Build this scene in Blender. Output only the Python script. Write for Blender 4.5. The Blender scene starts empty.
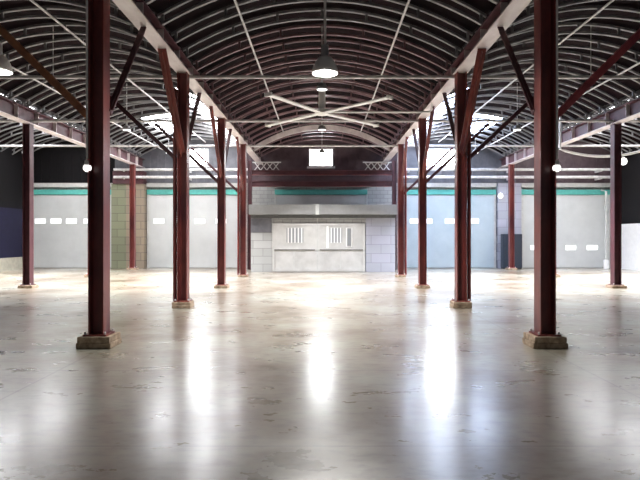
import bpy, math, random
from mathutils import Vector, Matrix
random.seed(7)
sc = bpy.context.scene
col = sc.collection
PI = math.pi

# ------------------------------------------------------------------ materials
def mat(name, c, rough=0.6, metal=0.0, spec=0.5, var=0.0, vscale=6.0, c2=None, bump=0.0, bscale=40.0, stretch=None, emit=0.0, ecol=None, contrast=None):
    m = bpy.data.materials.new(name); m.use_nodes = True
    nt = m.node_tree; b = nt.nodes['Principled BSDF']
    b.inputs['Base Color'].default_value = (*c, 1)
    b.inputs['Roughness'].default_value = rough
    b.inputs['Metallic'].default_value = metal
    b.inputs['Specular IOR Level'].default_value = spec
    tc = nt.nodes.new('ShaderNodeTexCoord')
    mp = nt.nodes.new('ShaderNodeMapping')
    nt.links.new(tc.outputs['Object'], mp.inputs['Vector'])
    if stretch: mp.inputs['Scale'].default_value = stretch
    if c2 is None and var: c2 = tuple(max(0, x * (1 - var)) for x in c)
    if c2 is not None:
        n = nt.nodes.new('ShaderNodeTexNoise'); n.inputs['Scale'].default_value = vscale
        n.inputs['Detail'].default_value = 6; n.inputs['Roughness'].default_value = 0.6
        nt.links.new(mp.outputs[0], n.inputs['Vector'])
        r = nt.nodes.new('ShaderNodeValToRGB')
        lo, hi = contrast or (0.35, 0.65)
        r.color_ramp.elements[0].position = lo; r.color_ramp.elements[0].color = (*c2, 1)
        r.color_ramp.elements[1].position = hi; r.color_ramp.elements[1].color = (*c, 1)
        nt.links.new(n.outputs['Fac'], r.inputs['Fac']); nt.links.new(r.outputs[0], b.inputs['Base Color'])
    if bump:
        n2 = nt.nodes.new('ShaderNodeTexNoise'); n2.inputs['Scale'].default_value = bscale
        nt.links.new(mp.outputs[0], n2.inputs['Vector'])
        bp = nt.nodes.new('ShaderNodeBump'); bp.inputs['Strength'].default_value = bump; bp.inputs['Distance'].default_value = 0.01
        nt.links.new(n2.outputs['Fac'], bp.inputs['Height']); nt.links.new(bp.outputs[0], b.inputs['Normal'])
    if emit:
        b.inputs['Emission Color'].default_value = (*(ecol or c), 1)
        b.inputs['Emission Strength'].default_value = emit
    return m

def block_mat(name, c, c2, mortar, bw=0.4, bh=0.2):
    m = mat(name, c, 0.8); nt = m.node_tree; b = nt.nodes['Principled BSDF']
    tc = nt.nodes.new('ShaderNodeTexCoord'); mp = nt.nodes.new('ShaderNodeMapping')
    mp.inputs['Rotation'].default_value = (PI / 2, 0, 0)
    nt.links.new(tc.outputs['Object'], mp.inputs['Vector'])
    br = nt.nodes.new('ShaderNodeTexBrick')
    br.inputs['Color1'].default_value = (*c, 1); br.inputs['Color2'].default_value = (*c2, 1); br.inputs['Mortar'].default_value = (*mortar, 1)
    br.inputs['Scale'].default_value = 1; br.inputs['Brick Width'].default_value = bw; br.inputs['Row Height'].default_value = bh
    br.inputs['Mortar Size'].default_value = 0.012
    nt.links.new(mp.outputs[0], br.inputs['Vector']); nt.links.new(br.outputs['Color'], b.inputs['Base Color'])
    return m

def floor_mat():
    m = bpy.data.materials.new('polished_concrete'); m.use_nodes = True
    nt = m.node_tree; b = nt.nodes['Principled BSDF']; N = nt.nodes.new; L = nt.links.new
    tc = N('ShaderNodeTexCoord')
    def noise(scale, detail, sx=1, sy=1):
        mp = N('ShaderNodeMapping'); mp.inputs['Scale'].default_value = (sx, sy, 1); L(tc.outputs['Object'], mp.inputs['Vector'])
        n = N('ShaderNodeTexNoise'); n.inputs['Scale'].default_value = scale; n.inputs['Detail'].default_value = detail
        n.inputs['Roughness'].default_value = 0.62; L(mp.outputs[0], n.inputs['Vector']); return n
    def ramp(src, stops):
        r = N('ShaderNodeValToRGB'); e = r.color_ramp.elements
        while len(e) < len(stops): e.new(0.5)
        for k, (p, c) in enumerate(stops): e[k].position = p; e[k].color = (*c, 1)
        L(src, r.inputs['Fac']); return r
    def mix(kind, fac, a, bb):
        x = N('ShaderNodeMix'); x.data_type = 'RGBA'; x.blend_type = kind
        if isinstance(fac, float): x.inputs[0].default_value = fac
        else: L(fac, x.inputs[0])
        L(a, x.inputs[6]); L(bb, x.inputs[7]); return x.outputs[2]
    big = noise(0.45, 5)
    r1 = ramp(big.outputs['Fac'], [(0.36, FLOOR_A), (0.5, FLOOR_B), (0.64, FLOOR_C)])
    fine = noise(5.0, 8, 1, 2.2)
    r2 = ramp(fine.outputs['Fac'], [(0.3, (0.62, 0.6, 0.58)), (0.52, (1, 1, 1)), (0.75, (1.0, 0.98, 0.95))])
    c = mix('MULTIPLY', 1.0, r1.outputs[0], r2.outputs[0])
    br = N('ShaderNodeTexBrick'); br.offset = 0.0
    for k in ('Color1', 'Color2'): br.inputs[k].default_value = (1, 1, 1, 1)
    br.inputs['Mortar'].default_value = (0.45, 0.42, 0.4, 1); br.inputs['Scale'].default_value = 1
    br.inputs['Brick Width'].default_value = 6.32; br.inputs['Row Height'].default_value = 2.5; br.inputs['Mortar Size'].default_value = 0.012
    mp = N('ShaderNodeMapping'); mp.inputs['Location'].default_value = (3.16, 0.6, 0); L(tc.outputs['Object'], mp.inputs['Vector']); L(mp.outputs[0], br.inputs['Vector'])
    c = mix('MULTIPLY', 0.7, c, br.outputs['Color'])
    L(c, b.inputs['Base Color'])
    rn = noise(1.3, 6, 1, 1.6)
    rr = N('ShaderNodeMapRange'); rr.inputs['From Min'].default_value = 0.3; rr.inputs['From Max'].default_value = 0.7
    rr.inputs['To Min'].default_value = 0.24; rr.inputs['To Max'].default_value = 0.38
    L(rn.outputs['Fac'], rr.inputs['Value']); L(rr.outputs[0], b.inputs['Roughness'])
    b.inputs['Specular IOR Level'].default_value = 1.0
    b.inputs['Coat Weight'].default_value = 0.7; b.inputs['Coat Roughness'].default_value = 0.2; b.inputs['Coat IOR'].default_value = 1.55
    bn = noise(1.1, 2, 1, 1.3)
    bp = N('ShaderNodeBump'); bp.inputs['Strength'].default_value = 0.07; bp.inputs['Distance'].default_value = 0.02
    L(bn.outputs['Fac'], bp.inputs['Height']); L(bp.outputs[0], b.inputs['Normal'])
    return m

FLOOR_A, FLOOR_B, FLOOR_C = (0.165, 0.115, 0.07), (0.31, 0.262, 0.20), (0.385, 0.37, 0.305)
M = dict(
    floor=floor_mat(),
    red=mat('red_oxide_paint', (0.27, 0.060, 0.046), 0.35, c2=(0.075, 0.013, 0.02), vscale=1.8, bump=0.1, bscale=18, stretch=(1, 1, 0.35)),
    brown=mat('rusty_brown_paint', (0.50, 0.22, 0.10), 0.5, c2=(0.28, 0.11, 0.055), vscale=5),
    crimson=mat('crimson_paint', (0.55, 0.11, 0.12), 0.45, c2=(0.33, 0.055, 0.07), vscale=4),
    maroon=mat('dark_maroon_paint', (0.10, 0.03, 0.038), 0.5, c2=(0.06, 0.018, 0.024), vscale=3),
    footing=mat('rough_brown_concrete', (0.46, 0.35, 0.25), 0.9, c2=(0.2, 0.14, 0.095), vscale=9, bump=0.6, bscale=14),
    pink=mat('pale_pinkish_paint', (0.78, 0.71, 0.70), 0.45, c2=(0.58, 0.49, 0.49), vscale=2.5, stretch=(1, 0.4, 1)),
    steel=mat('grey_rib_paint', (0.34, 0.335, 0.34), 0.4, c2=(0.15, 0.145, 0.15), vscale=1.6),
    ribmaroon=mat('maroon_grey_rib_tint', (0.31, 0.19, 0.20), 0.4, c2=(0.16, 0.085, 0.095), vscale=1.6),  # maroon tint given to the far nave ribs
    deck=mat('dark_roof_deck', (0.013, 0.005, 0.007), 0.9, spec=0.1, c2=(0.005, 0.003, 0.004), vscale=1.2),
    rod=mat('grey_tie_rod_paint', (0.76, 0.74, 0.74), 0.4, var=0.3),
    white=mat('white_enamel', (0.90, 0.89, 0.88), 0.35, var=0.06),
    alu=mat('spun_aluminium', (0.62, 0.62, 0.63), 0.32, metal=0.7),
    lens=mat('lamp_glow', (1, 0.97, 0.92), 0.4, emit=60.0, ecol=(1.0, 0.96, 0.9)),
    softlens=mat('fill_lamp_lens', (1, 1, 1), 0.4, emit=2.0, ecol=(1.0, 0.98, 0.95)),
    globe=mat('white_globe_glass', (0.9, 0.9, 0.88), 0.3, emit=1.6, ecol=(1, 0.97, 0.92)),
    door=mat('pale_grey_door_panel', (0.62, 0.635, 0.63), 0.42, c2=(0.56, 0.575, 0.57), vscale=1.2),
    doorblue=mat('pale_blue_grey_door_panel', (0.53, 0.615, 0.66), 0.42, c2=(0.47, 0.56, 0.605), vscale=1.2),
    doorwhite=mat('off_white_steel_door', (0.62, 0.61, 0.59), 0.45, c2=(0.50, 0.49, 0.47), vscale=1.6),
    teal=mat('teal_painted_header', (0.12, 0.50, 0.44), 0.5, var=0.15),
    cornice=mat('pale_cornice_paint', (0.60, 0.60, 0.58), 0.5, var=0.15),
    block=block_mat('grey_block', (0.42, 0.42, 0.41), (0.36, 0.36, 0.35), (0.26, 0.26, 0.26)),
    blockb=block_mat('bluish_grey_block', (0.40, 0.40, 0.47), (0.36, 0.37, 0.42), (0.26, 0.26, 0.31), 0.9, 0.42),
    blockg=block_mat('stained_grey_block', (0.46, 0.46, 0.45), (0.37, 0.37, 0.36), (0.25, 0.25, 0.24), 0.9, 0.36),
    olive=block_mat('olive_block', (0.23, 0.24, 0.155), (0.19, 0.20, 0.13), (0.11, 0.11, 0.08), 0.8, 0.4),
    tan=block_mat('tan_block', (0.30, 0.24, 0.17), (0.25, 0.20, 0.15), (0.13, 0.11, 0.09), 0.8, 0.4),
    fascia=mat('grey_fascia_board', (0.30, 0.30, 0.295), 0.6, c2=(0.25, 0.25, 0.245), vscale=2),
    shaded_lintel=mat('lintel_shadow_grey', (0.11, 0.11, 0.11), 0.7, var=0.2),  # dark tone holds the shadow band below the fascia
    dark=mat('near_black_paint', (0.007, 0.006, 0.007), 0.8, spec=0.2),
    siding=mat('dark_maroon_siding', (0.13, 0.09, 0.10), 0.6, c2=(0.08, 0.05, 0.06), vscale=2),
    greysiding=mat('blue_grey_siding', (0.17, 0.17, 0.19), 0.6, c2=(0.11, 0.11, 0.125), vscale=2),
    navy=mat('navy_wall_paint', (0.012, 0.011, 0.04), 0.7, spec=0.3, var=0.2),
    cream=mat('cream_low_wall', (0.50, 0.47, 0.38), 0.6, var=0.2),
    cabinet=mat('dark_navy_steel', (0.02, 0.03, 0.05), 0.4),
    sky=mat('daylit_translucent_panel', (0.8, 0.84, 0.9), 0.5, emit=20.0, ecol=(0.95, 0.96, 1.0)),
    skyblue=mat('daylit_bluish_panel', (0.8, 0.84, 0.95), 0.5, emit=22.0, ecol=(0.62, 0.74, 1.0)),
    pane=mat('daylit_door_pane', (0.9, 0.9, 0.9), 0.3, emit=0.8, ecol=(0.98, 0.99, 1.0)),
    winpane=mat('daylit_window_pane', (0.9, 0.9, 0.9), 0.3, emit=25.0, ecol=(0.95, 0.98, 1.0)),
    barpane=mat('dim_vent_glass', (0.30, 0.31, 0.32), 0.3),
    rubber=mat('black_rubber', (0.03, 0.03, 0.03), 0.7),
)

# ------------------------------------------------------------------ mesh builder
class MB:
    def __init__(s): s.v = []; s.f = []
    def hexa(s, p):
        n = len(s.v); s.v += [tuple(q) for q in p]
        for a in ((0, 3, 2, 1), (4, 5, 6, 7), (0, 1, 5, 4), (1, 2, 6, 5), (2, 3, 7, 6), (3, 0, 4, 7)): s.f.append(tuple(n + k for k in a))
        return s
    def box(s, x0, x1, y0, y1, z0, z1):
        return s.hexa([(x0, y0, z0), (x1, y0, z0), (x1, y1, z0), (x0, y1, z0), (x0, y0, z1), (x1, y0, z1), (x1, y1, z1), (x0, y1, z1)])
    def bar(s, a, b, w, h, up=(0, 0, 1)):
        a = Vector(a); b = Vector(b); d = (b - a).normalized(); u = Vector(up)
        if abs(d.dot(u)) > 0.98: u = Vector((0, 1, 0))
        sx = d.cross(u).normalized() * (w / 2); sy = sx.cross(d).normalized() * (h / 2)
        return s.hexa([a - sx - sy, a + sx - sy, a + sx + sy, a - sx + sy, b - sx - sy, b + sx - sy, b + sx + sy, b - sx + sy])
    def tube(s, pts, r, n=8):
        pts = [Vector(p) for p in pts]; base = len(s.v)
        for i, p in enumerate(pts):
            d = (pts[min(i + 1, len(pts) - 1)] - pts[max(i - 1, 0)]).normalized()
            u = Vector((0, 0, 1)) if abs(d.z) < 0.9 else Vector((0, 1, 0))
            sx = d.cross(u).normalized(); sy = sx.cross(d)
            for k in range(n):
                a = 2 * PI * k / n; s.v.append(tuple(p + sx * math.cos(a) * r + sy * math.sin(a) * r))
        for i in range(len(pts) - 1):
            for k in range(n):
                k2 = (k + 1) % n; s.f.append((base + i * n + k, base + i * n + k2, base + (i + 1) * n + k2, base + (i + 1) * n + k))
        s.f.append(tuple(base + k for k in range(n))[::-1]); e = base + (len(pts) - 1) * n; s.f.append(tuple(e + k for k in range(n)))
        return s
    def lathe(s, prof, cx=0, cy=0, n=24):
        base = len(s.v); m = len(prof)
        for (r, z) in prof:
            for k in range(n):
                a = 2 * PI * k / n; s.v.append((cx + math.cos(a) * r, cy + math.sin(a) * r, z))
        for i in range(m - 1):
            for k in range(n):
                k2 = (k + 1) % n; s.f.append((base + i * n + k, base + i * n + k2, base + (i + 1) * n + k2, base + (i + 1) * n + k))
        s.f.append(tuple(base + k for k in range(n))[::-1]); e = base + (m - 1) * n; s.f.append(tuple(e + k for k in range(n)))
        return s
    def ribbon(s, pts, y0, y1, t):            # arched strip in the XZ plane extruded along Y, thickness t upward
        for (xa, za), (xb, zb) in zip(pts[:-1], pts[1:]):
            s.hexa([(xa, y0, za), (xb, y0, zb), (xb, y1, zb), (xa, y1, za), (xa, y0, za + t), (xb, y0, zb + t), (xb, y1, zb + t), (xa, y1, za + t)])
        return s
    def build(s, name, m, parent=None, smooth=False, bevel=0.0, loc=None):
        me = bpy.data.meshes.new(name); me.from_pydata(s.v, [], s.f); me.update()
        import bmesh
        bm = bmesh.new(); bm.from_mesh(me); bmesh.ops.recalc_face_normals(bm, faces=bm.faces); bm.to_mesh(me); bm.free()
        me.materials.append(M[m])
        if smooth:
            for p in me.polygons: p.use_smooth = True
        o = bpy.data.objects.new(name, me); col.objects.link(o)
        if parent: o.parent = parent
        if loc: o.location = loc
        if bevel:
            b = o.modifiers.new('bevel', 'BEVEL'); b.width = bevel; b.segments = 2; b.limit_method = 'ANGLE'
        return o

def empty(name, loc=(0, 0, 0)):
    o = bpy.data.objects.new(name, None); col.objects.link(o); o.location = loc; o.empty_display_size = 0.2; return o
def tag(o, label, cat, group=None):
    o['label'] = label; o['category'] = cat
    if group: o['group'] = group
    return o
def struct(o, label=None, cat=None):
    o['kind'] = 'structure'
    if label: o['label'] = label
    if cat: o['category'] = cat
    return o
def copy_tree(o, parent=None):
    c = o.copy(); col.objects.link(c); c.parent = parent
    for ch in list(o.children): copy_tree(ch, c)
    return c

# ------------------------------------------------------------------ dimensions (metres, camera at the origin looking along +Y)
XI, XO, XW = 3.16, 9.25, 15.1            # inner column line, outer column line, side walls
ROWS = [8.44, 13.1, 18.1, 23.1]
YB = 29.7                                # back wall
Y0 = -3.0
BEAM0, BEAM1 = 5.33, 5.60
RISE = 0.92
VAULTS = {'nave': (0, 3.14), 'left': (-6.205, 3.03), 'right': (6.205, 3.03), 'outer_left': (-12.18, 2.9), 'outer_right': (12.18, 2.9)}
def arch(cx, hw, z0, n=18, rise=RISE):
    return [(cx + hw * (2 * i / n - 1), z0 + rise * (1 - (2 * i / n - 1) ** 2)) for i in range(n + 1)]

# ------------------------------------------------------------------ room shell
struct(MB().box(-XW - 0.3, XW + 0.3, Y0, YB + 0.3, -0.2, 0).build('floor', 'floor'), 'mottled brown grey polished concrete floor', 'floor')
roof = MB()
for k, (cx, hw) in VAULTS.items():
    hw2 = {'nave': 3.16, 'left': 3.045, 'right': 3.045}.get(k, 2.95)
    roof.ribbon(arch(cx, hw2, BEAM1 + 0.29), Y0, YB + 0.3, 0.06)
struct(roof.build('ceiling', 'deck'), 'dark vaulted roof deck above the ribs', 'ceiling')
wb = MB()
# block wall around the door openings (doors stand in front of the wall plane)
wb.box(-XW, XW, YB, YB + 0.3, 0, 4.4)
wall = struct(wb.build('wall_back', 'block'), 'grey block wall at the back behind the roller doors', 'wall')
def gable(x0, x1, mname, nm):
    g = MB(); n = 60
    def top(x):
        for (cx, hw) in VAULTS.values():
            if abs(x - cx) <= hw + 0.1: return BEAM1 + 0.28 + RISE * max(0, 1 - ((x - cx) / hw) ** 2)
        return BEAM1 + 0.28
    xs = [x0 + (x1 - x0) * i / n for i in range(n + 1)]
    for a, b in zip(xs[:-1], xs[1:]):
        g.hexa([(a, YB, 4.4), (b, YB, 4.4), (b, YB + 0.3, 4.4), (a, YB + 0.3, 4.4), (a, YB, top(a)), (b, YB, top(b)), (b, YB + 0.3, top(b)), (a, YB + 0.3, top(a))])
    # corrugation battens
    x = x0 + 0.2
    while x < x1 - 0.1:
        g.box(x - 0.03, x + 0.03, YB - 0.03, YB, 4.42, min(top(x), BEAM1 + 0.2)); x += 0.4
    return struct(g.build('wall_back', mname, wall))
gable(-XW, -10.7, 'dark', 'a'); gable(-10.7, -4.0, 'greysiding', 'b'); gable(-4.0, 4.0, 'siding', 'c'); gable(4.0, 10.0, 'greysiding', 'd'); gable(10.0, XW, 'siding', 'e')
wl = struct(MB().box(-XW - 0.3, -XW, Y0, YB + 0.3, 3.0, 6.2).build('wall_left', 'dark'), 'dark left wall with a navy middle band', 'wall')
MB().box(-XW - 0.3, -XW, Y0, YB + 0.3, 0.6, 3.0).build('navy_band', 'navy', wl)
MB().box(-XW - 0.3, -XW + 0.04, Y0, YB, 0, 0.6).build('low_wall', 'cream', wl)
wr = struct(MB().box(XW, XW + 0.3, Y0, YB + 0.3, 2.25, 6.2).build('wall_right', 'dark'), 'dark right wall over a white lower wall', 'wall')
lw = MB().box(XW - 0.02, XW + 0.3, Y0, YB, 0, 2.25)
for z in (0.75, 1.5): lw.box(XW - 0.05, XW - 0.02, Y0, YB, z - 0.02, z + 0.02)
lw.build('low_wall', 'white', wr)

# roller / sectional doors on the back wall
def dock_door(n, x0, x1, m, panes, pz, label, y=YB):
    d = MB(); H = 3.76; k = 8
    for i in range(k):
        z0 = 0.02 + (H - 0.02) * i / k; z1 = 0.02 + (H - 0.02) * (i + 1) / k
        d.box(x0 + 0.1, x1 - 0.1, y - 0.10, y - 0.01, z0 + 0.012, z1)
        d.box(x0 + 0.1, x1 - 0.1, y - 0.085, y - 0.01, z0, z0 + 0.012)
    o = struct(d.build('door_%d' % n, m), label, 'door')
    f = MB().box(x0, x0 + 0.1, y - 0.14, y - 0.005, 0, H + 0.02).box(x1 - 0.1, x1, y - 0.14, y - 0.005, 0, H + 0.02)
    f.build('door_frame', 'cornice', o)
    MB().box(x0, x1, y - 0.16, y - 0.005, H + 0.02, H + 0.27).build('door_header', 'teal', o)
    MB().box(x0, x1, y - 0.22, y - 0.005, H + 0.40, H + 0.60).build('door_cornice', 'cornice', o)
    for px in panes:
        MB().box(px - 0.27, px + 0.27, y - 0.115, y - 0.10, pz - 0.12, pz + 0.12).build('pane', 'pane', o)
    return o
dock_door(1, -14.95, -10.75, 'door', (-14.5, -13.7, -12.9, -12.0), 2.42, 'leftmost pale grey sectional door on the back wall')
dock_door(2, -9.0, -4.25, 'door', (-8.4, -7.35, -6.3, -5.2), 2.42, 'pale grey sectional door left of the block enclosure')
dock_door(3, -2.43, 2.33, 'door', (), 2.42, 'pale door with teal header showing above the block enclosure')
dock_door(4, 4.25, 8.95, 'doorblue', (4.8, 5.4, 6.6, 7.8), 2.42, 'pale blue sectional door right of the block enclosure')
dock_door(5, 10.25, 14.8, 'door', (11.0, 12.8, 13.9), 1.05, 'rightmost pale grey sectional door with low panes')

# block pilaster left and right (stand against the back wall)
pil = struct(empty('trim_1', (0, 0, 0)), 'olive and tan block pier on the back wall at left', 'trim')
MB().box(-10.7, -9.95, YB - 0.5, YB - 0.001, 0, 4.3).build('olive_block_face', 'olive', pil)
MB().box(-9.95, -9.05, YB - 0.5, YB - 0.001, 0, 4.3).build('tan_block_face', 'tan', pil)
MB().box(-10.6, -9.05, YB - 0.6, YB - 0.04, 4.3, 4.95).build('dark_cap', 'maroon', pil)
pil2 = struct(empty('trim_2', (0, 0, 0)), 'bluish grey block pier on the back wall at right', 'trim')
MB().box(9.0, 10.2, YB - 0.3, YB - 0.001, 0, 4.35).build('block_face', 'blockb', pil2)

# skylights in the aisle vaults, and clerestory windows in the back wall
wn = 0
def skylight(vk, xa, xb, ya, yb, m):
    global wn; wn += 1
    cx, hw = VAULTS[vk]; g = MB(); n = 5
    pts = []
    for i in range(n + 1):
        x = xa + (xb - xa) * i / n
        pts.append((x, BEAM1 + 0.265 + RISE * (1 - ((x - cx) / hw) ** 2)))
    return struct(g.ribbon(pts, ya, yb, 0.02).build('window_%d' % wn, m), 'daylit translucent roof panel (outer bay ones added for light)', 'window')
for y in (19.2, 21.2, 23.2, 25.2, 27.2):
    skylight('left', -4.95, -3.75, y, y + 1.6, 'sky'); skylight('right', 3.75, 4.95, y, y + 1.6, 'skyblue')
for y in (20.2, 22.2, 24.2, 26.2):
    if y < 24:
        skylight('outer_left', -13, -11.6, y, y + 1.6, 'sky'); skylight('outer_right', 11.6, 13, y, y + 1.6, 'sky'); continue  # extra outer bay panels added to light the floor there
    skylight('left', -7.6, -6.4, y, y + 1.6, 'sky'); skylight('right', 6.4, 7.6, y, y + 1.6, 'skyblue')
    skylight('outer_left', -13, -11.6, y, y + 1.6, 'sky'); skylight('outer_right', 11.6, 13, y, y + 1.6, 'sky')
def clerestory(x0, x1, z0, z1, m, sill=True):
    global wn; wn += 1
    f = MB(); t = 0.06
    f.box(x0 - t, x0, YB - 0.09, YB - 0.031, z0 - t, z1 + t).box(x1, x1 + t, YB - 0.09, YB - 0.031, z0 - t, z1 + t)
    f.box(x0, x1, YB - 0.09, YB - 0.031, z1, z1 + t).box(x0, x1, YB - 0.09, YB - 0.031, z0 - t, z0)
    o = struct(f.build('window_%d' % wn, 'white'), 'bright high window in the back wall', 'window')
    MB().box(x0, x1, YB - 0.065, YB - 0.04, z0, z1).build('pane', m, o)
    if sill: MB().box(x0 - 0.15, x1 + 0.15, YB - 0.2, YB - 0.03, z0 - 0.16, z0 - 0.07).build('window_sill', 'white', o)
    return o
clerestory(-0.62, 0.52, 5.3, 6.1, 'winpane')
clerestory(-6.8, -5.9, 5.35, 6.1, 'winpane'); clerestory(5.4, 7.0, 5.3, 6.1, 'winpane')

# ------------------------------------------------------------------ block enclosure in the middle
YE = 26.3
we = struct(MB().box(-3.25, -2.28, YE, YE + 0.2, 0, 2.47).build('wall_center', 'blockg'), 'block enclosure with double doors in front of the back wall', 'wall')
MB().box(2.0, 3.35, YE, YE + 0.2, 0, 2.47).build('bluish_block_wall', 'blockb', we)
MB().box(-3.25, -3.05, YE + 0.2, YB - 0.25, 0, 2.47).box(3.15, 3.35, YE + 0.2, YB - 0.25, 0, 2.47).build('side_wall', 'block', we)
MB().box(-3.3, 3.4, YE - 0.45, YB - 0.3, 2.62, 3.06).build('fascia', 'fascia', we, bevel=0.01)
MB().box(-3.25, 3.35, YE - 0.12, YE + 0.3, 2.47, 2.62).build('shaded_lintel', 'shaded_lintel', we)  # dark strip standing in for the shade under the fascia
MB().box(-2.28, 2.0, YE + 0.02, YE + 0.2, 2.24, 2.47).build('door_head', 'block', we)
MB().box(-0.29, -0.13, YE - 0.5, YE - 0.45, 2.6, 3.1).build('fascia_joint', 'cornice', we)
MB().box(-3.25, -2.3, YE - 0.03, YE, 1.8, 2.46).build('dark_top_band', 'greysiding', we)  # darker band across the top of the left block wall
for (n, x0, x1, side) in ((6, -2.27, -0.22, 'left'), (7, -0.20, 1.97, 'right')):
    d = MB().box(x0, x1, YE - 0.02, YE + 0.04, 0.02, 2.22)
    o = struct(d.build('door_%d' % n, 'doorwhite'), side + ' leaf of the off-white double doors', 'door')
    fr = MB(); t = 0.1
    for (a, b, c, e) in ((x0, x1, 2.12, 2.22), (x0, x1, 0.02, 0.14), (x0, x0 + t, 0.14, 2.12), (x1 - t, x1, 0.14, 2.12), (x0 + t, x1 - t, 1.02, 1.10)):
        fr.box(a, b, YE - 0.06, YE - 0.02, c, e)
    fr.build('leaf_frame', 'doorwhite', o)
    mid = x0 + (x1 - x0) * 0.48
    MB().box(mid - 0.03, mid + 0.03, YE - 0.05, YE - 0.02, 0.14, 1.02).build('mullion', 'cornice', o)
    MB().box(x0 + t, x1 - t, YE - 0.065, YE - 0.06, 1.0, 1.03).build('dark_bead', 'rubber', o)  # thin dark line along the middle rail
    vx0, vx1 = (-1.62, -0.85) if side == 'left' else (0.35, 0.92)
    v = MB().box(vx0, vx1, YE - 0.035, YE - 0.02, 1.35, 2.0).build('vent_window', 'barpane', o)
    bars = 5 if side == 'left' else 4
    for i in range(bars):
        bx = vx0 + (vx1 - vx0) * (i + 0.5) / bars
        MB().box(bx - 0.03, bx + 0.03, YE - 0.06, YE - 0.035, 1.33, 2.02).build('vent_bar', 'white', v)
    if side == 'right':
        MB().tube([(1.12, YE - 0.08, 1.15), (1.12, YE - 0.08, 2.02), (1.36, YE - 0.08, 2.02), (1.36, YE - 0.08, 1.15), (1.12, YE - 0.08, 1.15)], 0.028).build('pull_bar', 'white', o)
        MB().box(1.16, 1.32, YE - 0.05, YE - 0.02, 1.2, 1.98).build('dark_slot', 'barpane', o)
        MB().box(0.20, 0.30, YE - 0.07, YE - 0.02, 1.1, 2.1).build('strap', 'white', o)
struct(MB().box(-0.235, -0.185, YE - 0.09, YE - 0.061, 0.01, 2.45).build('trim_3', 'cornice'), 'pale vertical astragal between the double doors', 'trim')

# ------------------------------------------------------------------ columns
def hsec(h, d=0.22, bw=0.26, tf=0.022, tw=0.016, z0=0.0):
    return (MB().box(-d / 2, -d / 2 + tf, -bw / 2, bw / 2, z0, h).box(d / 2 - tf, d / 2, -bw / 2, bw / 2, z0, h), MB().box(-d / 2 + tf, d / 2 - tf, -tw / 2, tw / 2, z0, h))
def footing_mesh(w, h, seed):
    rnd = random.Random(seed); b = MB(); n = 5
    # slightly battered, uneven poured block: stacked ragged courses
    zs = [0, h * 0.5, h]
    for i in range(2):
        j = [rnd.uniform(-0.014, 0.014) for _ in range(4)]; w1 = w * (1 - 0.03 * i)
        b.box(-w1 / 2 + j[0], w1 / 2 + j[1], -w1 / 2 + j[2], w1 / 2 + j[3], zs[i], zs[i + 1])
    return b
def column(x, y, label, group, fw, fh, top, d=0.22, bw=0.26, conduit=None, pipe=None, m='red', seed=1):
    r = tag(empty('steel_column', (x, y, 0)), label, 'column', group)
    footing_mesh(fw, fh, seed).build('footing', 'footing', r, bevel=0.012)
    MB().box(-d / 2 - 0.06, d / 2 + 0.06, -bw / 2 - 0.05, bw / 2 + 0.05, fh, fh + 0.025).build('base_plate', m, r)
    fl, wb_ = hsec(top, d, bw, z0=fh + 0.025)
    fl.build('flanges', m, r); wb_.build('web', m, r)
    for sx in (-1, 1):
        for sy in (-1, 1):
            MB().lathe([(0.016, fh + 0.025), (0.016, fh + 0.06), (0.008, fh + 0.065)], sx * (d / 2 + 0.035), sy * (bw / 2 + 0.025), 6).build('anchor_bolt', 'rod', r)
    if conduit:
        s, zb = conduit
        MB().tube([(s * (d / 2 + 0.02), -bw / 2 + 0.02, top - 0.02), (s * (d / 2 + 0.02), -bw / 2 + 0.02, zb)], 0.02).build('conduit', 'white', r)
    if pipe:
        px, mm = pipe
        MB().tube([(px, 0.0, fh), (px, 0.0, top - 0.35)], 0.045, 10).build('drain_pipe', mm, r)
    return r
near = ['nearest', 'second nearest', 'third nearest', 'farthest']
for si, side in ((-1, 'left'), (1, 'right')):
    for i, y in enumerate(ROWS):
        extra = {0: ' with thin white conduit on its edge', 1: ' with a red pipe beside it', 2: '', 3: ' beside the block enclosure'}[i]
        column(si * (3.27 if i == 0 else XI), y, '%s red steel column in the %s inner row%s' % (near[i], side, extra), 'red columns along the central aisle',
               [0.48, 0.42, 0.42, 0.40][i], [0.17, 0.14, 0.09, 0.08][i], BEAM0,
               conduit=(si, 2.73) if i == 0 else None,
               pipe=(si * 0.19, 'red') if i == 1 else ((si * 0.2, 'red') if i == 3 else None), seed=10 * i + si)
    for y, t in ((18.1, 'standing alone near the %s edge of the photo' % side), (23.1, 'almost hidden behind the nearest %s column' % side), (28.1, 'standing against the block pier on the back wall at %s' % side)):
        column(si * XO, y, 'dark red outer steel column ' + t, 'outer red columns', 0.46, 0.09, 5.15, seed=int(y) + si, m='maroon' if y < 20 else 'red')

# small round lights on the columns
def globe_lamp(x, y, z, label, r=0.058):
    t = tag(empty('globe_lamp', (x, y, z)), label, 'lamp', 'small white column lamps')
    MB().lathe([(0.02, r + 0.05), (0.035, r + 0.045), (0.04, r * 0.7)], n=14).build('lamp_neck', 'white', t)
    MB().lathe([(r * math.sin(a), -r * math.cos(a)) for a in [PI * (k + 0.15) / 10.3 for k in range(10)]], n=16).build('globe', 'globe', t, smooth=True)
    return t
globe_lamp(-3.27 - 0.13, 8.33, 2.60, 'small white round lamp at the conduit end on the nearest left column')
globe_lamp(3.27 + 0.13, 8.33, 2.60, 'small white round lamp at the conduit end on the nearest right column')
globe_lamp(9.08, 29.26, 3.69, 'small white round lamp by the bluish pier on the back wall', 0.13)
globe_lamp(XO + 0.23, 18.1, 3.98, 'small white round lamp beside the outer right column', 0.12)

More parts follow.
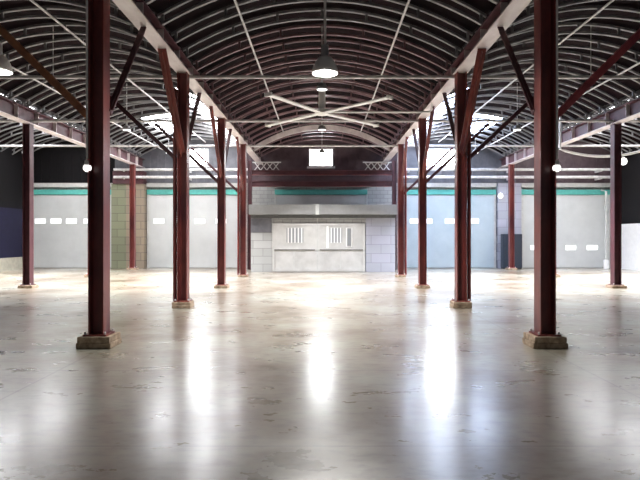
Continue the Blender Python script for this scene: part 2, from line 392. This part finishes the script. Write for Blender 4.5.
# ------------------------------------------------------------------ longitudinal beams
def beam(x, z0, z1, label, flange_m, w=0.30):
    r = tag(empty('roof_beam', (x, 0, 0)), label, 'beam', 'long roof beams')
    MB().box(-w / 2, w / 2, 5.0, YB - 0.1, z0, z0 + 0.025).build('bottom_flange', flange_m, r)
    MB().box(-0.012, 0.012, 5.0, YB - 0.1, z0 + 0.025, z1 - 0.025).build('beam_web', 'maroon', r)
    MB().box(-w / 2, w / 2, 5.0, YB - 0.1, z1 - 0.025, z1).build('top_flange', 'maroon', r)
    for y in [6 + 1.25 * k for k in range(19)]:
        MB().box(-w / 2 + 0.02, w / 2 - 0.02, y - 0.008, y + 0.008, z0 + 0.025, z1 - 0.025).build('stiffener', flange_m, r)
    return r
beam(-XI, BEAM0, BEAM1, 'pale pinkish roof beam along the left inner columns', 'pink')
beam(XI, BEAM0, BEAM1, 'pale pinkish roof beam along the right inner columns', 'pink')
beam(-XO, 5.15, BEAM1, 'pale pinkish roof beam along the left outer columns', 'pink')
beam(XO, 5.15, BEAM1, 'pale pinkish roof beam along the right outer columns', 'pink')

# ------------------------------------------------------------------ curved roof ribs (open web, two chords)
def make_rib(cx, hw, label, group, rm='steel'):
    r = tag(empty('roof_rib', (cx, 0, 0)), label, 'roof rib', group)
    lo = arch(0, hw, BEAM1); up = arch(0, hw, BEAM1 + 0.2)
    MB().ribbon(lo, -0.035, 0.035, 0.05).build('lower_chord', rm, r)
    MB().ribbon(up, -0.035, 0.035, 0.05).build('upper_chord', rm, r)
    for t in (-0.97, -0.64, -0.32, 0.0, 0.32, 0.64, 0.97):
        z = BEAM1 + RISE * (1 - t * t)
        MB().box(t * hw - 0.025, t * hw + 0.025, -0.025, 0.025, z + 0.04, z + 0.21).build('strut', rm, r)
    return r
specs = {'nave': (9.0, 13.3, 'grey curved open-web rib under the dark central vault', 'ribs of the central vault'),
         'left': (8.9, 29.2, 'grey curved open-web rib over the left aisle', 'ribs of the left aisle vault'),
         'right': (8.9, 29.2, 'grey curved open-web rib over the right aisle', 'ribs of the right aisle vault'),
         'outer_left': (16.0, 29.2, 'grey curved open-web rib over the far left bay', 'ribs of the far left vault'),
         'outer_right': (16.0, 29.2, 'grey curved open-web rib over the far right bay', 'ribs of the far right vault')}
specs['nave far'] = (14.0, 29.2, 'maroon tinted curved rib at the far end of the central vault', 'maroon ribs of the central vault')
for k, (ya, yb, lab, grp) in specs.items():
    cx, hw = VAULTS[k.split()[0]]; proto = make_rib(cx, hw, lab, grp, 'ribmaroon' if ' ' in k else 'steel'); proto.location.y = ya
    y = ya + 1.0
    while y < yb:
        c = copy_tree(proto); c.location.y = y; y += 1.0

# pale curved board at the far end of the central vault
ar = arch(0, 3.02, BEAM1 - 0.2, 18, 0.95)
tag(MB().ribbon(ar, 25.52, 25.58, 0.24).build('arch_board', 'pink'), 'pale curved board spanning the far end of the central vault', 'board')

# ------------------------------------------------------------------ tie rods, braces, conduits
for y, w in zip(ROWS[1:], ('nearest', 'middle', 'farthest')):
    t = tag(empty('tie_rod', (0, y, 5.285)), '%s of the three thin grey rods crossing the whole hall' % w, 'tie rod', 'cross tie rods')
    MB().tube([(-XW, 0.16, 0), (XW, 0.16, 0)], 0.042).build('rod', 'rod', t)
    for x in (-6.2, 0, 6.2):
        MB().tube([(x, 0.16, 0.02), (x, 0.16, 1.19)], 0.010, 6).build('hanger', 'rod', t)
def brace(a, b, label, cat_m, group, w=0.10):
    o = MB().bar(a, b, w, 0.02).bar(Vector(a) + Vector((0, 0, -0.05)), Vector(b) + Vector((0, 0, -0.05)), 0.02, w).build('knee_brace', cat_m)
    return tag(o, label, 'brace', group)
nth = ['nearest', 'second', 'third', 'farthest']
for si, side in ((-1, 'left'), (1, 'right')):
    for i, y in enumerate(ROWS):
        brace((si * ((3.27 if i == 0 else XI) + 0.115), y, 3.38), (si * 5.25, y, 5.22), 'diagonal brace slanting outward from the %s %s inner column' % (nth[i], side), ('brown' if si < 0 else 'crimson') if i == 0 else 'maroon', 'outward column braces', 0.11 if i == 0 else 0.09)
        if i < 3: brace((si * XI, y + 0.135, 3.5), (si * XI, y + 1.75, BEAM0 - 0.01), 'brace rising to the roof beam behind the %s %s inner column' % (nth[i], side), 'maroon', 'braces up to the roof beams')
        if i > 0: brace((si * XI, y - 0.135, 3.5), (si * XI, y - 1.75, BEAM0 - 0.01), 'brace rising to the roof beam in front of the %s %s inner column' % (nth[i], side), 'red', 'braces up to the roof beams', 0.17 if i == 1 else 0.1)
def conduit(x, z, label, r=0.025):
    c = MB().tube([(x, 7.0, z), (x, 25.4 if abs(x) < 3 else YB - 0.1, z)], r)
    return tag(c.build('conduit', 'rod'), label, 'conduit', 'conduits running under the vaults')
zr = lambda k, x: BEAM1 + RISE * (1 - ((x - VAULTS[k][0]) / VAULTS[k][1]) ** 2) - 0.03
for s, side in ((-1, 'left'), (1, 'right')):
    conduit(s * 1.7, zr('nave', s * 1.7), 'thin pale conduit along the %s half of the central vault' % side)
    conduit(s * 6.0, zr(side, s * 6.0), 'thin pale conduit along the crown of the %s aisle' % side)
    conduit(s * 8.2, zr(side, s * 8.2), 'thin pale conduit near the outer edge of the %s aisle' % side)
# pipes along the back wall
for s, side in ((-1, 'left'), (1, 'right')):
    for z, w in ((5.0, 'upper'), (4.62, 'lower')):
        xa, xb = (-10.5, -3.6) if s < 0 else (3.9, 14.6)
        p = MB().tube([(xa, YB - 0.7, z), (xb, YB - 0.7, z)], 0.07, 10)
        for x in (xa + 0.5, (xa + xb) / 2 + 0.3, xb - 0.5): p.box(x - 0.03, x + 0.03, YB - 0.72, YB - 0.01, z - 0.1, z + 0.0)
        tag(p.build('wall_pipe', 'rod'), '%s pale pipe running above the doors on the %s of the back wall' % (w, side), 'pipe', 'pipes above the doors')
# maroon portal beams above the enclosure
for z0, z1, w in ((4.06, 4.34, 'lower'), (4.62, 4.86, 'upper')):
    r = tag(empty('portal_beam', (0, 28.1, z0)), '%s dark maroon cross beam above the block enclosure' % w, 'beam', 'cross beams at the far end')
    MB().box(-3.42, 3.42, -0.12, 0.12, 0, 0.025).build('bottom_flange', 'red', r)
    MB().box(-3.42, 3.42, -0.012, 0.012, 0.025, z1 - z0 - 0.025).build('beam_web', 'maroon', r)
    MB().box(-3.42, 3.42, -0.12, 0.12, z1 - z0 - 0.025, z1 - z0).build('top_flange', 'maroon', r)
for s, side in ((-1, 'left'), (1, 'right')):
    r = tag(empty('portal_post', (s * 3.53, 28.1, 0)), 'maroon post carrying the %s end of the far cross beams' % side, 'post', 'far posts')
    fl, w_ = hsec(BEAM0, 0.2, 0.22)
    fl.build('flanges', 'maroon', r); w_.build('web', 'maroon', r)
    lt = MB()
    for k in range(4):
        lt.bar((s * (3.3 - 0.3 * k), 28.1, 4.86), (s * (3.0 - 0.3 * k), 28.1, 5.25), 0.04, 0.04).bar((s * (3.0 - 0.3 * k), 28.1, 4.86), (s * (3.3 - 0.3 * k), 28.1, 5.25), 0.04, 0.04)
    lt.bar((s * 3.4, 28.1, 5.25), (s * 2.0, 28.1, 5.25), 0.05, 0.05)
    tag(lt.build('lattice_bracket', 'rod'), 'small crossed lattice bracket on the %s end of the far beam' % side, 'bracket')

# ------------------------------------------------------------------ pendant lamps
def pendant(x, y, z, label, top, energy=700):
    t = tag(empty('pendant_lamp', (x, y, z)), label, 'pendant lamp', 'bell shaped pendant lamps'); t.scale = (0.95, 0.95, 1.2)
    MB().tube([(0, 0, 0.36), (0, 0, (top - z) / 1.2)], 0.022).build('rod', 'rod', t)
    MB().lathe([(0.03, 0.40), (0.065, 0.39), (0.07, 0.24), (0.055, 0.23)], n=20).build('ballast_housing', 'alu', t, smooth=False)
    prof = [(0.07, 0.235), (0.12, 0.215), (0.165, 0.17), (0.195, 0.11), (0.225, 0.055), (0.232, 0.0), (0.222, 0.0), (0.213, 0.055), (0.184, 0.105), (0.155, 0.16), (0.115, 0.2), (0.06, 0.22)]
    MB().lathe(prof, n=28).build('bell_shade', 'white', t, smooth=True)
    MB().lathe([(0.06, 0.19), (0.09, 0.12), (0.085, 0.06), (0.03, 0.02)], n=18).build('bulb', 'lens', t, smooth=True)
    l = bpy.data.lights.new('lamp_light', 'AREA'); l.shape = 'DISK'; l.size = 0.40; l.energy = energy; l.color = (1.0, 0.98, 0.95)
    lo = bpy.data.objects.new('lamp_light', l); col.objects.link(lo); lo.parent = t; lo.location = (0, 0, 0.005)
    return t
pendant(0.05, 9.6, 4.33, 'white bell shaped pendant lamp hanging in the central aisle', 6.5, 260)
pendant(-5.35, 9.5, 4.33, 'white bell shaped pendant lamp at the left edge over the left aisle', 6.45, 60)

def fill_lamp(x, y, label, energy):  # lamps added on the cross rods to brighten the far floor
    z = 5.0
    t = tag(empty('fill_lamp', (x, y, z)), label, 'lamp', 'fill lamps added on the cross rods')
    MB().lathe([(0.13, 0.0), (0.13, 0.05), (0.09, 0.12), (0.05, 0.14)], n=16).build('lamp_housing', 'steel', t)
    MB().lathe([(0.118, -0.008), (0.118, 0.0)], n=16).build('lens', 'softlens', t)
    MB().tube([(0, 0.0, 0.13), (0, 0, 0.243)], 0.02, 6).build('hook', 'rod', t)
    l = bpy.data.lights.new('lamp_light', 'AREA'); l.shape = 'DISK'; l.size = 0.22; l.energy = energy; l.color = (0.95, 0.97, 1.0); l.spread = math.radians(115)
    lo = bpy.data.objects.new('lamp_light', l); col.objects.link(lo); lo.parent = t; lo.location = (0, 0, -0.02)
for y, w in ((13.26, 'nearest'), (18.26, 'middle'), (23.26, 'farthest')):
    for x, where in ((-12.0, 'beyond the left outer column'), (-6.2, 'over the left aisle'), (0.0, 'over the central aisle'), (6.2, 'over the right aisle'), (12.0, 'beyond the right outer column')):
        if y < 14 and x: continue
        fill_lamp(x, y - 0.0, 'small grey fill lamp added on the %s cross rod %s' % (w, where), 260 if y < 14 else (270 if (x == 0 and y > 20) else 540))

# ------------------------------------------------------------------ big ceiling fan
fy, fz = 16.0, 5.05
fan = tag(empty('ceiling_fan', (0, fy, fz)), 'large white four-bladed ceiling fan under the central vault', 'ceiling fan')
MB().tube([(0, 0, 0.65), (0, 0, 1.48)], 0.03, 10).build('downrod', 'rod', fan)
MB().lathe([(0.07, 0.66), (0.095, 0.65), (0.095, 0.12), (0.08, 0.1)], n=20).build('motor_housing', 'white', fan)
MB().lathe([(0.10, 0.10), (0.19, 0.085), (0.20, -0.03), (0.14, -0.06)], n=24).build('hub', 'white', fan)
for a in (47, 122, 227, 313):
    a = math.radians(a); d = Vector((math.cos(a), -math.sin(a), 0)); L = 2.5 if a < PI else 2.0
    L = 2.45
    b = MB().bar(d * 0.17, d * L, 0.17, 0.03).bar(d * (L - 0.02), d * (L + 0.03), 0.2, 0.09)
    b.build('blade', 'white', fan)
tag(MB().tube([(0.21, fy + 0.02, fz + 0.03), (XI - 0.16, fy + 0.02, fz + 0.03), (XI - 0.10, fy + 0.02, fz + 0.1), (XI - 0.10, fy + 0.02, BEAM0)], 0.03).build('brace_pipe', 'white'),
    'white horizontal pipe from the fan hub to the right roof beam', 'pipe')

# ------------------------------------------------------------------ loose fittings
pts = []
for i in range(21):
    u = i / 20; x = 8.2 + 3.3 * u; pts.append((x, 19.8, 4.62 - 0.30 * (1 - (2 * u - 1) ** 2) + 0.12 * u))
tag(MB().tube([(8.2, 19.8, 6.05)] + pts + [(11.5, 19.8, 6.36)], 0.045).build('sagging_cable', 'white'), 'white cable sagging in a curve behind the outer right column', 'cable')
dp = tag(empty('downpipe', (14.33, 29.0, 0)), 'white vertical downpipe at the right end of the back wall', 'pipe')
MB().tube([(0, 0, 0.45), (0, 0, 3.9), (0, 0.45, 4.0)], 0.06, 10).build('pipe_run', 'cornice', dp)
MB().lathe([(0.12, 0), (0.12, 0.42), (0.07, 0.46)], n=14).build('pipe_shoe', 'white', dp)
cb = tag(empty('steel_cabinet', (9.55, 28.8, 0)), 'dark navy steel cabinet against the bluish pier on the back wall', 'cabinet')
MB().box(-0.48, 0.48, 0, 0.4, 0.06, 1.75).build('cabinet_body', 'cabinet', cb, bevel=0.01)
for s in (-1, 1):
    dr = MB().box(min(0.01 * s, 0.46 * s), max(0.01 * s, 0.46 * s), -0.02, 0, 0.1, 1.72).build('cabinet_door', 'cabinet', cb)
    MB().box(0.05 * s - 0.012, 0.05 * s + 0.012, -0.05, -0.02, 0.85, 1.05).build('handle', 'rod', dr)
MB().box(-0.46, 0.46, 0.02, 0.38, 0, 0.06).build('plinth', 'rubber', cb)

# ------------------------------------------------------------------ world, camera, view
w = bpy.data.worlds.new('world'); sc.world = w; w.use_nodes = True
w.node_tree.nodes['Background'].inputs[0].default_value = (0.95, 0.97, 1.0, 1)
w.node_tree.nodes['Background'].inputs[1].default_value = 0.13
cam = bpy.data.cameras.new('camera'); co = bpy.data.objects.new('camera', cam); col.objects.link(co)
co.location = (0, 0, 1.6); co.rotation_euler = (PI / 2, 0, 0)
cam.sensor_width = 36; cam.lens = 36 * 575 / 640; cam.shift_x = -2 / 640; cam.shift_y = -3 / 640
sc.camera = co
sc.view_settings.view_transform = 'Standard'; sc.view_settings.look = 'None'; sc.view_settings.gamma = 1
sc.view_settings.use_curve_mapping = False
sc.view_settings.exposure = 0.15
